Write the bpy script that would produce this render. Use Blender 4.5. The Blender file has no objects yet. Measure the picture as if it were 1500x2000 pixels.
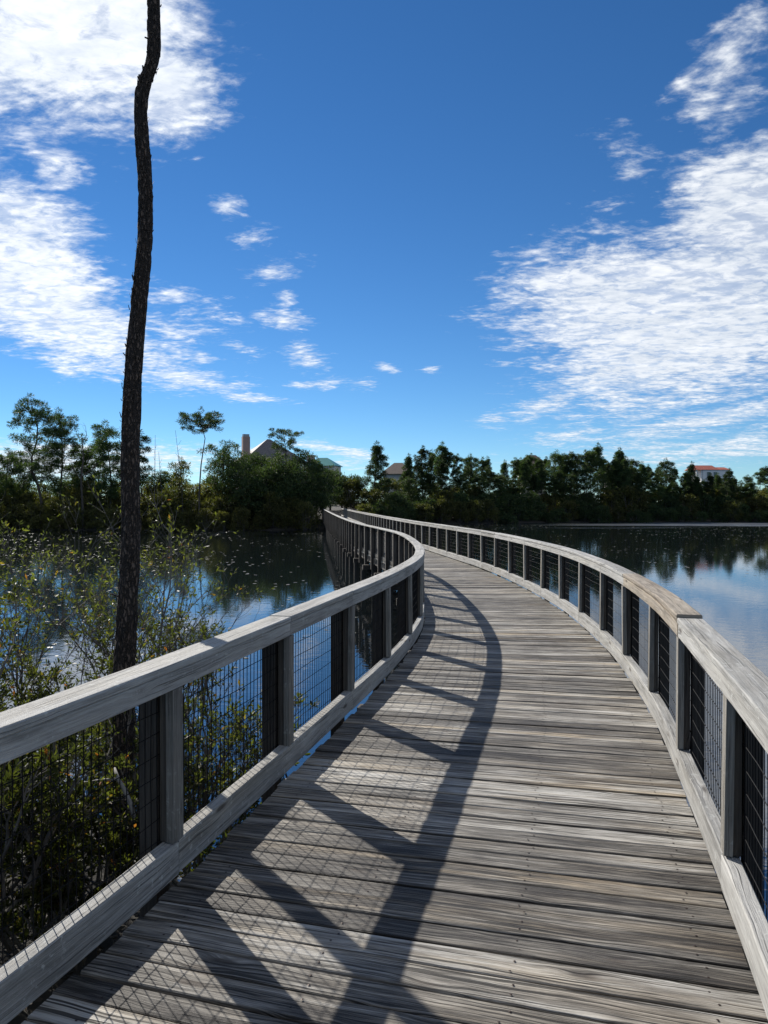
import bpy, math, random
import numpy as np
from mathutils import Vector, Matrix

C = bpy.context.scene.collection
SC = bpy.context.scene
R = math.radians

# ------------------------------------------------------------------ camera, sky, sun, exposure
EYE, FPX, YH = 1.8, 1480.0, 982.0            # eye above the deck (m), focal length and horizon row of the 1500 x 2000 photograph
WATER = -1.35
cam_d = bpy.data.cameras.new('camera')
cam = bpy.data.objects.new('camera', cam_d)
C.objects.link(cam)
cam.location = (0, 0, EYE)
cam.rotation_euler = (R(90) - math.atan((1000 - YH) / FPX), 0, 0)
cam_d.sensor_fit = 'VERTICAL'
cam_d.sensor_height = 24
cam_d.lens = FPX / 2000 * 24
cam_d.clip_start = 0.05
cam_d.clip_end = 6000
SC.camera = cam

SUN_EL, SUN_AZ = R(33.5), R(-35.3)           # azimuth from +Y towards +X
sd = Vector((math.sin(SUN_AZ) * math.cos(SUN_EL), math.cos(SUN_AZ) * math.cos(SUN_EL), math.sin(SUN_EL)))
sun_d = bpy.data.lights.new('sun', 'SUN')
sun_d.energy = 5.0
sun_d.angle = R(0.5)
sun_d.color = (1.0, 0.95, 0.87)
sun = bpy.data.objects.new('sun', sun_d)
sun.rotation_euler = sd.to_track_quat('Z', 'Y').to_euler()
C.objects.link(sun)

SC.view_settings.view_transform = 'Standard'
SC.view_settings.look = 'None'
SC.view_settings.exposure = 0.62
SC.view_settings.gamma = 1.0
SC.view_settings.use_curve_mapping = False
SC.cycles.max_bounces = 7
SC.cycles.transparent_max_bounces = 6
SC.cycles.caustics_reflective = False
SC.cycles.caustics_refractive = False


class NT:
    """small helper for node trees"""
    def __init__(self, tree):
        self.t = tree
        self.n = tree.nodes
        self.l = tree.links

    def new(self, typ, **kw):
        nd = self.n.new(typ)
        for k, v in kw.items():
            setattr(nd, k, v)
        return nd

    def put(self, sock, v):
        if isinstance(v, bpy.types.NodeSocket):
            self.l.new(v, sock)
        elif v is not None:
            sock.default_value = v

    def math(self, op, a, b=None, c=None, clamp=False):
        nd = self.new('ShaderNodeMath', operation=op)
        nd.use_clamp = clamp
        self.put(nd.inputs[0], a)
        self.put(nd.inputs[1], b)
        self.put(nd.inputs[2], c)
        return nd.outputs[0]

    def vmath(self, op, a, b=None):
        nd = self.new('ShaderNodeVectorMath', operation=op)
        self.put(nd.inputs[0], a)
        self.put(nd.inputs[1], b)
        return nd.outputs['Value'] if op in ('LENGTH', 'DOT_PRODUCT', 'DISTANCE') else nd.outputs[0]

    def scale(self, v, s):
        nd = self.new('ShaderNodeMapping')
        self.put(nd.inputs['Vector'], v)
        nd.inputs['Scale'].default_value = s
        return nd.outputs[0]

    def mapr(self, v, a, b, c=0.0, d=1.0, smooth=True):
        nd = self.new('ShaderNodeMapRange')
        if smooth:
            nd.interpolation_type = 'SMOOTHSTEP'
        self.put(nd.inputs['Value'], v)
        self.put(nd.inputs['From Min'], a)
        self.put(nd.inputs['From Max'], b)
        self.put(nd.inputs['To Min'], c)
        self.put(nd.inputs['To Max'], d)
        return nd.outputs[0]

    def noise(self, vec, scale, detail=4, rough=.55, dist=0.0, color=False):
        nd = self.new('ShaderNodeTexNoise')
        self.put(nd.inputs['Vector'], vec)
        nd.inputs['Scale'].default_value = scale
        nd.inputs['Detail'].default_value = detail
        nd.inputs['Roughness'].default_value = rough
        nd.inputs['Distortion'].default_value = dist
        return nd.outputs['Color' if color else 'Fac']

    def voronoi(self, vec, scale, feature='F1', rnd=1.0):
        nd = self.new('ShaderNodeTexVoronoi', feature=feature)
        self.put(nd.inputs['Vector'], vec)
        nd.inputs['Scale'].default_value = scale
        nd.inputs['Randomness'].default_value = rnd
        return nd.outputs['Distance']

    def ramp(self, fac, stops, interp='LINEAR'):
        nd = self.new('ShaderNodeValToRGB')
        nd.color_ramp.interpolation = interp
        el = nd.color_ramp.elements
        while len(el) > 1:
            el.remove(el[-1])
        for i, (p, c) in enumerate(stops):
            e = el[0] if i == 0 else el.new(p)
            e.position = p
            e.color = (c[0], c[1], c[2], 1)
        self.put(nd.inputs[0], fac)
        return nd.outputs[0]

    def mix(self, fac, a, b, mode='MIX'):
        nd = self.new('ShaderNodeMix', data_type='RGBA', blend_type=mode)
        self.put(nd.inputs[0], fac)
        self.put(nd.inputs[6], a if isinstance(a, bpy.types.NodeSocket) else (*a, 1))
        self.put(nd.inputs[7], b if isinstance(b, bpy.types.NodeSocket) else (*b, 1))
        return nd.outputs[2]

    def bump(self, h, strength, dist, normal=None):
        nd = self.new('ShaderNodeBump')
        nd.inputs['Strength'].default_value = strength
        nd.inputs['Distance'].default_value = dist
        self.put(nd.inputs['Height'], h)
        if normal is not None:
            self.put(nd.inputs['Normal'], normal)
        return nd.outputs[0]


# ---- sky: Nishita air plus a layer of high broken cloud placed by direction
world = bpy.data.worlds.new('World')
SC.world = world
world.use_nodes = True
W = NT(world.node_tree)
W.n.clear()
sky = W.new('ShaderNodeTexSky', sky_type='NISHITA')
sky.sun_disc = False
sky.sun_elevation = SUN_EL
sky.sun_rotation = SUN_AZ
sky.altitude = 0
sky.air_density = 0.75
sky.dust_density = 0.0
sky.ozone_density = 3.0
hs = W.new('ShaderNodeHueSaturation')
hs.inputs['Saturation'].default_value = 1.18
hs.inputs['Value'].default_value = 1.0
hs.inputs['Hue'].default_value = .50
W.l.new(sky.outputs[0], hs.inputs['Color'])
tc = W.new('ShaderNodeTexCoord')
sep = W.new('ShaderNodeSeparateXYZ')
W.l.new(tc.outputs['Generated'], sep.inputs[0])
dx, dy, dz = sep.outputs
az = W.math('MULTIPLY', W.math('ARCTAN2', dx, dy), 57.2958)
el = W.math('MULTIPLY', W.math('ARCSINE', dz), 57.2958)
ae = W.new('ShaderNodeCombineXYZ')
W.put(ae.inputs[0], az)
W.put(ae.inputs[1], el)
den = W.math('ADD', W.math('MAXIMUM', dz, 0.0), 0.10)
pl = W.new('ShaderNodeCombineXYZ')             # point where the view ray meets the cloud layer
W.put(pl.inputs[0], W.math('DIVIDE', dx, den))
W.put(pl.inputs[1], W.math('DIVIDE', dy, den))


def ang(px, py):
    return (math.degrees(math.atan2(px - 750, FPX)), math.degrees(math.atan2(YH - py, math.hypot(FPX, px - 750))))


# centre and half-axes of each cloud bank (as seen in the photograph, turned into sky angles), tilt, weight
BANKS = [(130, 55, 275, 150, 6, 1.0), (330, 160, 110, 95, 20, .85), (20, 490, 150, 128, 0, 1.0), (90, 600, 225, 88, -20, .95), (270, 690, 140, 36, -12, .75),
         (110, 325, 50, 40, 40, .5), (360, 742, 100, 26, -8, .85), (330, 635, 110, 55, -6, .5), (555, 625, 50, 17, -6, .72), (545, 527, 46, 21, 15, .62),
         (495, 470, 32, 20, 0, .6), (442, 405, 26, 16, 0, .6), (595, 695, 40, 26, -25, .65), (485, 782, 70, 11, -4, .8),
         (615, 750, 44, 12, 8, .7), (700, 752, 34, 10, 0, .6), (132, 722, 34, 11, -4, .8), (465, 752, 34, 12, 0, .7),
         (450, 678, 34, 10, 0, .65), (345, 577, 50, 14, 5, .6), (390, 700, 40, 13, 0, .7), (215, 740, 22, 8, 0, .6),
         (560, 575, 14, 18, 0, .4), (90, 905, 330, 42, 2, .75), (640, 873, 70, 12, -8, .8), (690, 886, 60, 12, -9, .8), (690, 905, 50, 10, 0, .6),
         (1400, 590, 330, 170, 26, 1.0), (1250, 600, 260, 120, -4, .9), (1120, 565, 95, 42, -2, .8), (1290, 680, 215, 70, 16, 1.0), (1080, 785, 110, 24, 16, .8),
         (1450, 430, 145, 160, 40, .85), (1410, 250, 120, 55, 50, .6), (1430, 110, 95, 55, 50, .62), (1385, 205, 70, 36, 55, .6), (1338, 170, 34, 18, 10, .5),
         (1235, 320, 52, 44, 20, .4), (1205, 385, 24, 22, 0, .35), (1140, 490, 60, 40, 0, .4), (1400, 775, 140, 18, 14, .6), (1370, 822, 230, 26, 10, .75),
         (1120, 850, 90, 18, 8, .65), (1440, 872, 330, 32, 3, .65), (955, 620, 60, 10, 0, .6), (985, 664, 70, 9, -4, .6), (968, 822, 44, 12, 8, .75),
         (852, 720, 18, 6, 0, .5), (762, 718, 20, 9, -15, .55), (980, 710, 24, 6, 0, .4)]
warp = W.noise(pl.outputs[0], 2.2, 5, .6, color=True)
warp = W.vmath('SUBTRACT', warp, (.5, .5, .5))
wsc = W.new('ShaderNodeVectorMath', operation='SCALE')
W.put(wsc.inputs[0], warp)
wsc.inputs['Scale'].default_value = 3.2
aew = W.vmath('ADD', ae.outputs[0], wsc.outputs[0])
wsm = W.new('ShaderNodeVectorMath', operation='MULTIPLY')
W.put(wsm.inputs[0], warp)
wsm.inputs[1].default_value = (2.6, .9, 0)
aes = W.vmath('ADD', ae.outputs[0], wsm.outputs[0])
mask = None
for (px, py, rx, ry, rot, wt) in BANKS:
    a, e = ang(px, py)
    mp = W.new('ShaderNodeMapping', vector_type='TEXTURE')
    W.put(mp.inputs['Vector'], aew if ry > 30 else aes)
    mp.inputs['Location'].default_value = (a, e, 0)
    mp.inputs['Rotation'].default_value = (0, 0, R(rot))
    k = math.degrees(1 / FPX) * (math.cos(R(a)))
    mp.inputs['Scale'].default_value = (rx * k, ry * k, 1000)
    v = W.math('MULTIPLY', W.math('SUBTRACT', 1.25, W.vmath('LENGTH', mp.outputs[0])), wt * (1.25 if ry > 40 and wt > .7 else (.8 if ry > 24 else .68)))
    mask = v if mask is None else W.math('MAXIMUM', mask, v)
# beyond the picture the same broken cloud carries on
wide = W.math('ADD', W.mapr(W.math('ABSOLUTE', az), 31, 46, -1.6, 0), W.mapr(W.noise(pl.outputs[0], .55, 3, .5), .42, .62, -.5, .8))
high = W.math('ADD', W.mapr(el, 36, 46, -1.6, 0), W.mapr(W.noise(pl.outputs[0], .8, 3, .5), .46, .66, -.6, .7))
mask = W.math('MAXIMUM', mask, W.math('MAXIMUM', wide, high))
mask = W.math('MAXIMUM', mask, -1.6)
rot_pl = W.new('ShaderNodeMapping')
W.put(rot_pl.inputs['Vector'], pl.outputs[0])
rot_pl.inputs['Rotation'].default_value = (0, 0, R(38))
rot_pl.inputs['Scale'].default_value = (.95, 1.35, 1)
n1 = W.noise(rot_pl.outputs[0], 4.2, 9, .66, .5)
n2 = W.noise(rot_pl.outputs[0], 22.0, 5, .6, .2)
n3 = W.noise(rot_pl.outputs[0], 1.6, 3, .5)
dd = W.math('ADD', mask, W.math('MULTIPLY', W.math('SUBTRACT', n1, .5), 2.1))
dd = W.math('ADD', dd, W.math('MULTIPLY', W.math('SUBTRACT', n2, .5), 1.15))
dens = W.mapr(dd, -.02, .85)
rip = W.noise(rot_pl.outputs[0], 13.0, 5, .62, .5)
dens = W.math('MULTIPLY', dens, W.mapr(W.math('ADD', rip, W.math('MULTIPLY', W.math('SUBTRACT', n3, .5), .5)), .36, .56, .62, 1.0))
dens = W.math('MULTIPLY', dens, W.mapr(dz, 0.0, 0.05))
lum = W.math('ADD', W.math('MULTIPLY', W.math('SUBTRACT', n2, .5), .9), W.math('MULTIPLY', W.math('SUBTRACT', n1, .5), 1.1))
lum = W.math('ADD', lum, W.math('MULTIPLY', W.math('SUBTRACT', dens, .6), .25))
sunside = W.vmath('DOT_PRODUCT', tc.outputs['Generated'], tuple(sd))
glow = W.mapr(sunside, .55, 1.0, 0.0, 1.0)
ccol = W.ramp(W.math('ADD', .55, lum, clamp=True), [(0.0, (5.6, 6.8, 8.6)), (.45, (9.0, 9.8, 10.9)), (1.0, (13.4, 13.6, 13.8))])
cg = W.new('ShaderNodeVectorMath', operation='SCALE')
W.put(cg.inputs[0], ccol)
W.put(cg.inputs['Scale'], W.math('ADD', .88, W.math('MULTIPLY', glow, .12)))
air = W.mix(1.0, hs.outputs[0], (.80, 1.04, 1.18), 'MULTIPLY')
scol = W.mix(W.math('MULTIPLY', dens, .93), air, cg.outputs[0])
bg = W.new('ShaderNodeBackground')
bg.inputs['Strength'].default_value = 0.06
W.l.new(scol, bg.inputs[0])
wo = W.new('ShaderNodeOutputWorld')
W.l.new(bg.outputs[0], wo.inputs[0])


# ------------------------------------------------------------------ materials
def mat(name):
    m = bpy.data.materials.new(name)
    m.use_nodes = True
    t = NT(m.node_tree)
    t.n.clear()
    out = t.new('ShaderNodeOutputMaterial')
    b = t.new('ShaderNodeBsdfPrincipled')
    t.l.new(b.outputs[0], out.inputs[0])
    return m, t, b, out


def wood(name, dark, mid, light, tint=None, tint_amt=.5, lichen=0.0, gscale=1.0, contrast=1.0, knots=True, rough=.8, deck=False):
    """weathered board: UV in metres (u along the grain, v across)"""
    m, t, b, out = mat(name)
    uv = t.new('ShaderNodeUVMap').outputs[0]
    oi = t.new('ShaderNodeObjectInfo').outputs['Random']
    off = t.new('ShaderNodeCombineXYZ')
    t.put(off.inputs[0], t.math('MULTIPLY', oi, 173.0))
    t.put(off.inputs[1], t.math('MULTIPLY', oi, 57.0))
    p = t.vmath('ADD', uv, off.outputs[0])
    # knots pull the grain round them
    kv = t.scale(p, (1.9, 8.0, 1))
    kd = t.voronoi(kv, 1.0)
    kn = t.mapr(kd, 0.0, .34, 1.0, 0.0)
    wv = t.noise(t.scale(p, (1.6, 5, 1)), 1.0, 3, .5)
    gy = t.math('ADD', t.math('MULTIPLY', t.math('SUBTRACT', wv, .5), .05), t.math('MULTIPLY', kn, .022 if knots else 0.0))
    sh = t.new('ShaderNodeCombineXYZ')
    t.put(sh.inputs[1], gy)
    p2 = t.vmath('ADD', p, sh.outputs[0])
    broad = t.noise(t.scale(p2, (.55, 13 * gscale, 1)), 1.0, 4, .6)
    mid_g = t.noise(t.scale(p2, (3.0, 60 * gscale, 1)), 1.0, 5, .7)
    fine = t.noise(t.scale(p2, (1.8, 210 * gscale, 1)), 1.0, 4, .75)
    patch = t.noise(t.scale(p, (1.5, 4.0, 1)), 1.0, 4, .6)
    g = t.math('ADD', t.math('MULTIPLY', broad, .36), t.math('ADD', t.math('MULTIPLY', mid_g, .56), t.math('MULTIPLY', fine, .43)))
    g = t.math('ADD', g, t.math('MULTIPLY', t.math('SUBTRACT', patch, .5), .35))
    g = t.math('ADD', g, t.math('MULTIPLY', t.math('SUBTRACT', oi, .5), .17 if deck else .12))
    g = t.math('ADD', .5, t.math('MULTIPLY', t.math('SUBTRACT', g, .675), 2.1 * contrast), clamp=True)
    col = t.ramp(g, [(0.0, dark), (.30, tuple(.55 * a + .45 * c for a, c in zip(dark, mid))), (.55, mid), (1.0, light)])
    if tint:
        tn = t.mapr(t.math('FRACT', t.math('MULTIPLY', oi, 37.3)), .62, 1.0)
        tp = t.mapr(t.noise(t.scale(p2, (.7, 9, 1)), 1.0, 3, .6), .38, .68)
        amt = t.math('MULTIPLY', t.math('ADD', t.math('MULTIPLY', tn, .65), .35), t.math('MULTIPLY', tp, tint_amt))
        col = t.mix(amt, col, t.mix(1.0, col, tint, 'MULTIPLY'))
    # drying checks: thin dark slits along the grain
    ck = t.noise(t.scale(p2, (.9, 105 * gscale, 1)), 1.0, 2, .5, .2)
    slit = t.mapr(ck, .33, .385, 1.0, 0.0)
    if deck:
        ck2 = t.noise(t.scale(p2, (1.1, 40 * gscale, 1)), 1.0, 3, .6, .2)
        slit = t.math('MAXIMUM', t.mapr(ck, .385, .42, 1.0, 0.0), t.math('MULTIPLY', t.mapr(ck2, .34, .41, 1.0, 0.0), .85))
    col = t.mix(t.math('MULTIPLY', slit, .85 if deck else .5), col, tuple(.35 * a for a in dark))
    if knots:
        core = t.mapr(kd, .06, .15, 1.0, 0.0)
        ring = t.math('MULTIPLY', t.mapr(kd, .12, .20, 1.0, 0.0), t.mapr(t.noise(p, 3.0, 2), .40, .55))
        col = t.mix(t.math('MULTIPLY', core, .75), col, (.035, .026, .02))
        col = t.mix(t.math('MULTIPLY', ring, .35), col, (.10, .075, .055))
    if lichen:
        lp = t.noise(p, 26.0, 5, .6)
        lm = t.math('MULTIPLY', t.mapr(lp, .56, .66), t.mapr(t.noise(p, 4.0, 3), .42, .62))
        col = t.mix(t.math('MULTIPLY', lm, lichen), col, (.52, .53, .50))
        st = t.math('MULTIPLY', t.mapr(t.noise(t.scale(p, (1.2, 9, 1)), 1.0, 5, .65), .55, .72), .55)
        col = t.mix(st, col, tuple(.8 * a for a in dark))
    t.put(b.inputs['Base Color'], col)
    b.inputs['Specular IOR Level'].default_value = .32
    t.put(b.inputs['Roughness'], t.mapr(g, 0, 1, rough - .12, rough + .1, False))
    h = t.math('ADD', t.math('MULTIPLY', mid_g, .8), t.math('MULTIPLY', fine, .7))
    h = t.math('SUBTRACT', h, t.math('MULTIPLY', slit, .8))
    h = t.math('ADD', h, t.math('MULTIPLY', broad, .6))
    t.put(b.inputs['Normal'], t.bump(h, .9, .007))
    return m


M = {}
M['plank'] = wood('deck_plank_wood', (.026, .022, .019), (.215, .200, .176), (.47, .455, .42), (.95, .74, .46), .8, contrast=1.6, rough=.72, deck=True)
M['rail'] = wood('rail_wood', (.10, .096, .088), (.33, .325, .31), (.50, .495, .475), (.97, .88, .72), .5, lichen=.6, contrast=.85)
M['rail_brown'] = wood('brown_rail_wood', (.085, .068, .052), (.29, .25, .20), (.44, .40, .335), (.95, .8, .6), .4, lichen=.15, contrast=1.0)
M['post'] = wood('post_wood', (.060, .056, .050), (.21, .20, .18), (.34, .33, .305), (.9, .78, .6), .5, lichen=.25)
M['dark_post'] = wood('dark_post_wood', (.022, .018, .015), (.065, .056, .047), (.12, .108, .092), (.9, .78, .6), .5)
M['piling'] = wood('piling_wood', (.012, .010, .008), (.032, .027, .022), (.06, .052, .043), None, knots=False)


def simple(name, col, rough=.6, metallic=0.0, vary=0.0, nscale=5.0, bump=0.0):
    m, t, b, out = mat(name)
    b.inputs['Roughness'].default_value = rough
    b.inputs['Metallic'].default_value = metallic
    if vary:
        o = t.new('ShaderNodeTexCoord').outputs['Object']
        n = t.noise(o, nscale, 5, .6)
        t.put(b.inputs['Base Color'], t.ramp(n, [(.25, tuple(c * (1 - vary) for c in col)), (.75, tuple(c * (1 + vary) for c in col))]))
        if bump:
            t.put(b.inputs['Normal'], t.bump(n, bump, .02))
    else:
        b.inputs['Base Color'].default_value = (*col, 1)
    return m


M['wire'] = simple('black_wire', (.008, .008, .009), .7)
M['wire'].node_tree.nodes['Principled BSDF'].inputs['Specular IOR Level'].default_value = .08
M['nail'] = simple('rusty_nail', (.05, .035, .028), .5, .6)


def leaf_mat(name, stops, trans=.35, rough=.45, objvar=.25, tcol=(1.3, 1.5, .55)):
    m, t, b, out = mat(name)
    g = t.new('ShaderNodeNewGeometry').outputs['Random Per Island']
    oi = t.new('ShaderNodeObjectInfo').outputs['Random']
    col = t.ramp(g, stops)
    k = t.mapr(oi, 0, 1, 1 - objvar, 1 + objvar, False)
    sc_ = t.new('ShaderNodeVectorMath', operation='SCALE')
    t.put(sc_.inputs[0], col)
    t.put(sc_.inputs['Scale'], k)
    col = sc_.outputs[0]
    t.put(b.inputs['Base Color'], col)
    b.inputs['Roughness'].default_value = rough
    b.inputs['Specular IOR Level'].default_value = .25
    tr = t.new('ShaderNodeBsdfTranslucent')
    t.put(tr.inputs[0], t.mix(1.0, col, tcol, 'MULTIPLY'))
    mx = t.new('ShaderNodeMixShader')
    mx.inputs[0].default_value = trans
    t.l.new(b.outputs[0], mx.inputs[1])
    t.l.new(tr.outputs[0], mx.inputs[2])
    t.l.new(mx.outputs[0], out.inputs[0])
    return m


M['needles'] = leaf_mat('pine_needles', [(0, (.020, .038, .016)), (.5, (.042, .068, .026)), (1, (.080, .105, .038))], .32, .6, .42)
M['dense_leaf'] = leaf_mat('dark_leaves', [(0, (.022, .038, .017)), (.5, (.042, .064, .025)), (1, (.075, .095, .036))], .32, .75)
M['bush_leaf'] = leaf_mat('bush_leaves', [(0, (.034, .038, .015)), (.5, (.068, .070, .024)), (1, (.12, .11, .036))], .42, .6)
M['olive_leaf'] = leaf_mat('olive_leaves', [(0, (.052, .052, .020)), (.5, (.092, .088, .030)), (1, (.145, .13, .045))], .45, .6)
M['myrtle'] = leaf_mat('myrtle_leaves', [(0, (.030, .036, .014)), (.45, (.060, .066, .022)), (.90, (.095, .098, .030)), (.97, (.14, .118, .03)), (.985, (.20, .12, .03)), (1.0, (.22, .065, .025))], .52, .5)
M['twig'] = simple('grey_twig', (.12, .105, .09), .8, 0, .4, 9)
M['snag'] = simple('bleached_dead_wood', (.22, .21, .195), .8, 0, .3, 12)
M['trunk_far'] = simple('grey_pine_bark', (.055, .045, .036), .9, 0, .4, 3)
M['ground'] = simple('marsh_ground', (.020, .017, .012), .95, 0, .5, .8, .6)
M['stucco'] = simple('cream_stucco', (.62, .60, .55), .8, 0, .08, .6)
M['white'] = simple('white_trim', (.66, .66, .65), .6)
M['glass'] = simple('dark_window_glass', (.03, .04, .05), .08)
M['brick'] = simple('pinkish_brick_chimney', (.34, .235, .20), .85, 0, .15, 6)
M['cap_metal'] = simple('grey_metal_cap', (.25, .25, .25), .4, .8)


def roof_mat(name, col, rows, vary=.3, rough=.75):
    m, t, b, out = mat(name)
    uv = t.new('ShaderNodeUVMap').outputs[0]
    br = t.new('ShaderNodeTexBrick')
    t.put(br.inputs['Vector'], uv)
    br.inputs['Scale'].default_value = rows
    br.inputs['Color1'].default_value = (*[c * (1 - vary) for c in col], 1)
    br.inputs['Color2'].default_value = (*[c * (1 + vary) for c in col], 1)
    br.inputs['Mortar'].default_value = (*[c * .45 for c in col], 1)
    br.inputs['Mortar Size'].default_value = .03
    t.put(b.inputs['Base Color'], br.outputs['Color'])
    b.inputs['Roughness'].default_value = rough
    return m


M['shingle'] = roof_mat('grey_brown_shingle', (.19, .165, .15), 2.2)
M['brown_shingle'] = roof_mat('brown_shingle', (.085, .055, .042), 2.2)
M['teal_metal'] = roof_mat('teal_metal_roof', (.05, .24, .21), 1.5, .12, .4)
M['red_tile'] = roof_mat('red_clay_tile', (.36, .095, .055), 3.0, .25)

# deep bark: furrows and plates
m, t, b, out = mat('pine_bark')
o = t.new('ShaderNodeTexCoord').outputs['Object']
pz = t.scale(o, (1, 1, .30))
vd = t.voronoi(t.vmath('ADD', pz, t.vmath('MULTIPLY', t.noise(o, 30, 4, .6, color=True), (.035, .035, .035))), 46, 'DISTANCE_TO_EDGE')
pn = t.noise(t.scale(o, (1, 1, .35)), 40, 5, .6)
fur = t.mapr(vd, .0, .30)
col = t.ramp(t.math('ADD', t.math('MULTIPLY', fur, .55), t.math('MULTIPLY', pn, .5)), [(.2, (.012, .009, .007)), (.55, (.060, .042, .032)), (.95, (.16, .115, .088))])
t.put(b.inputs['Base Color'], col)
b.inputs['Roughness'].default_value = .92
t.put(b.inputs['Normal'], t.bump(t.math('ADD', fur, t.math('MULTIPLY', pn, .6)), 1.0, .02))
M['bark'] = m

# pond water
m, t, b, out = mat('pond_water')
geo = t.new('ShaderNodeNewGeometry').outputs['Position']
w1 = t.noise(t.scale(geo, (1.0, 1.35, 1)), 2.3, 3, .55, .2)
w2 = t.noise(geo, 9.0, 2, .5)
wind = t.mapr(t.noise(t.scale(geo, (.018, .06, 1)), 1.0, 3, .5), .40, .62)
px_ = t.new('ShaderNodeSeparateXYZ')
t.put(px_.inputs[0], geo)
bn = t.math('MULTIPLY', t.math('SUBTRACT', t.noise(t.scale(geo, (.03, .16, 1)), 1.0, 4, .6), .5), 60.0)
breeze = t.math('MULTIPLY', t.mapr(t.math('ADD', px_.outputs[1], bn), 84, 116), t.mapr(t.math('ADD', px_.outputs[0], bn), 8, 50))   # a breeze ruffles the far right of the pond
amp = t.math('ADD', .30, t.math('ADD', t.math('MULTIPLY', wind, .5), t.math('MULTIPLY', breeze, 7.0)))
hgt = t.math('MULTIPLY', t.math('ADD', w1, t.math('MULTIPLY', w2, .25)), amp)
t.put(b.inputs['Normal'], t.bump(hgt, .12, .045))
b.inputs['Base Color'].default_value = (.007, .010, .011, 1)
t.put(b.inputs['Roughness'], t.math('ADD', .03, t.math('MULTIPLY', breeze, .34)))
b.inputs['IOR'].default_value = 2.8
b.inputs['Specular IOR Level'].default_value = .6
M['water'] = m
M['pad'] = simple('pale_floating_leaf', (.10, .10, .07), .5, 0, .3, .5)
M['litter'] = simple('dead_leaf', (.05, .036, .022), .7, 0, .4, 8)


# ------------------------------------------------------------------ object helpers
class MB:
    """collects vertices, faces and uv, then links one mesh"""
    def __init__(self):
        self.v, self.f, self.uv = [], [], []
        self.has_uv = False

    def face(self, idx, uv=None):
        self.f.append(idx)
        self.uv.append(uv)
        if uv:
            self.has_uv = True

    def tube(self, pts, rad, n=6, cap=True):
        pts = [Vector(p) for p in pts]
        k = len(pts)
        base = len(self.v)
        up = Vector((0.31, 0.17, 1)).normalized()
        u = None
        for i, p in enumerate(pts):
            d = (pts[min(i + 1, k - 1)] - pts[max(i - 1, 0)])
            d = d.normalized() if d.length > 1e-9 else Vector((0, 0, 1))
            if u is None:
                a = Vector((1, 0, 0)) if abs(d.x) < .8 else Vector((0, 1, 0))
                u = (a - d * a.dot(d)).normalized()
            else:
                u = (u - d * u.dot(d)).normalized()
            w = d.cross(u)
            r = rad[i] if hasattr(rad, '__len__') else rad
            for j in range(n):
                an = 2 * math.pi * j / n
                self.v.append(p + u * (r * math.cos(an)) + w * (r * math.sin(an)))
        for i in range(k - 1):
            for j in range(n):
                a = base + i * n + j
                b_ = base + i * n + (j + 1) % n
                self.face((a, b_, b_ + n, a + n))
        if cap:
            self.face(tuple(base + j for j in reversed(range(n))))
            self.face(tuple(base + (k - 1) * n + j for j in range(n)))

    def box(self, lo, hi, mtx=None):
        b_ = len(self.v)
        for z in (lo[2], hi[2]):
            for x, y in ((lo[0], lo[1]), (hi[0], lo[1]), (hi[0], hi[1]), (lo[0], hi[1])):
                p = Vector((x, y, z))
                self.v.append(mtx @ p if mtx else p)
        L, D, H = hi[0] - lo[0], hi[1] - lo[1], hi[2] - lo[2]
        def rc(a, c):
            return ((0, 0), (a, 0), (a, c), (0, c))
        for idx, uv in (((3, 2, 1, 0), rc(L, D)), ((4, 5, 6, 7), rc(L, D)), ((0, 1, 5, 4), rc(L, H)), ((2, 3, 7, 6), rc(L, H)),
                        ((1, 2, 6, 5), rc(D, H)), ((3, 0, 4, 7), rc(D, H))):
            self.face(tuple(b_ + i for i in idx), uv)

    def mesh(self, name, material, smooth=False):
        me = bpy.data.meshes.new(name)
        me.from_pydata([tuple(p) for p in self.v], [], self.f)
        if self.has_uv:
            lay = me.uv_layers.new(name='UVMap')
            flat = []
            for f_, u_ in zip(self.f, self.uv):
                for i in range(len(f_)):
                    flat += list(u_[i]) if u_ else [0.0, 0.0]
            lay.data.foreach_set('uv', flat)
        me.materials.append(material)
        if smooth:
            me.polygons.foreach_set('use_smooth', [True] * len(me.polygons))
        me.update()
        return me

    def build(self, name, material, parent=None, smooth=False, loc=None, kind=None):
        return link(name, self.mesh(name, material, smooth), parent, loc, kind)


def link(name, me, parent=None, loc=None, kind=None):
    ob = bpy.data.objects.new(name, me)
    C.objects.link(ob)
    if loc is not None:
        ob.location = loc
    if parent is not None:
        ob.parent = parent
    if kind:
        ob['kind'] = kind
    return ob


def tag(ob, label, cat, group=None):
    ob['label'] = label
    ob['category'] = cat
    if group:
        ob['group'] = group
    return ob


def thing(name, label, cat, loc=(0, 0, 0), rz=0.0, group=None):
    ob = bpy.data.objects.new(name, None)
    C.objects.link(ob)
    ob.empty_display_size = .2
    ob.location = loc
    ob.rotation_euler = (0, 0, rz)
    return tag(ob, label, cat, group)


def dup(root, loc, rz, scale=1.0, label=None):
    r = root.copy()
    C.objects.link(r)
    r.location = loc
    r.rotation_euler = (0, 0, rz)
    r.scale = scale if hasattr(scale, '__len__') else (scale,) * 3
    if label:
        r['label'] = label
    for ch in root.children:
        c = ch.copy()
        C.objects.link(c)
        c.parent = r
    return r


def at(px, D):
    return (px - 750) / FPX * D


def zat(py, D):
    return EYE + (YH - py) / FPX * D


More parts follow.
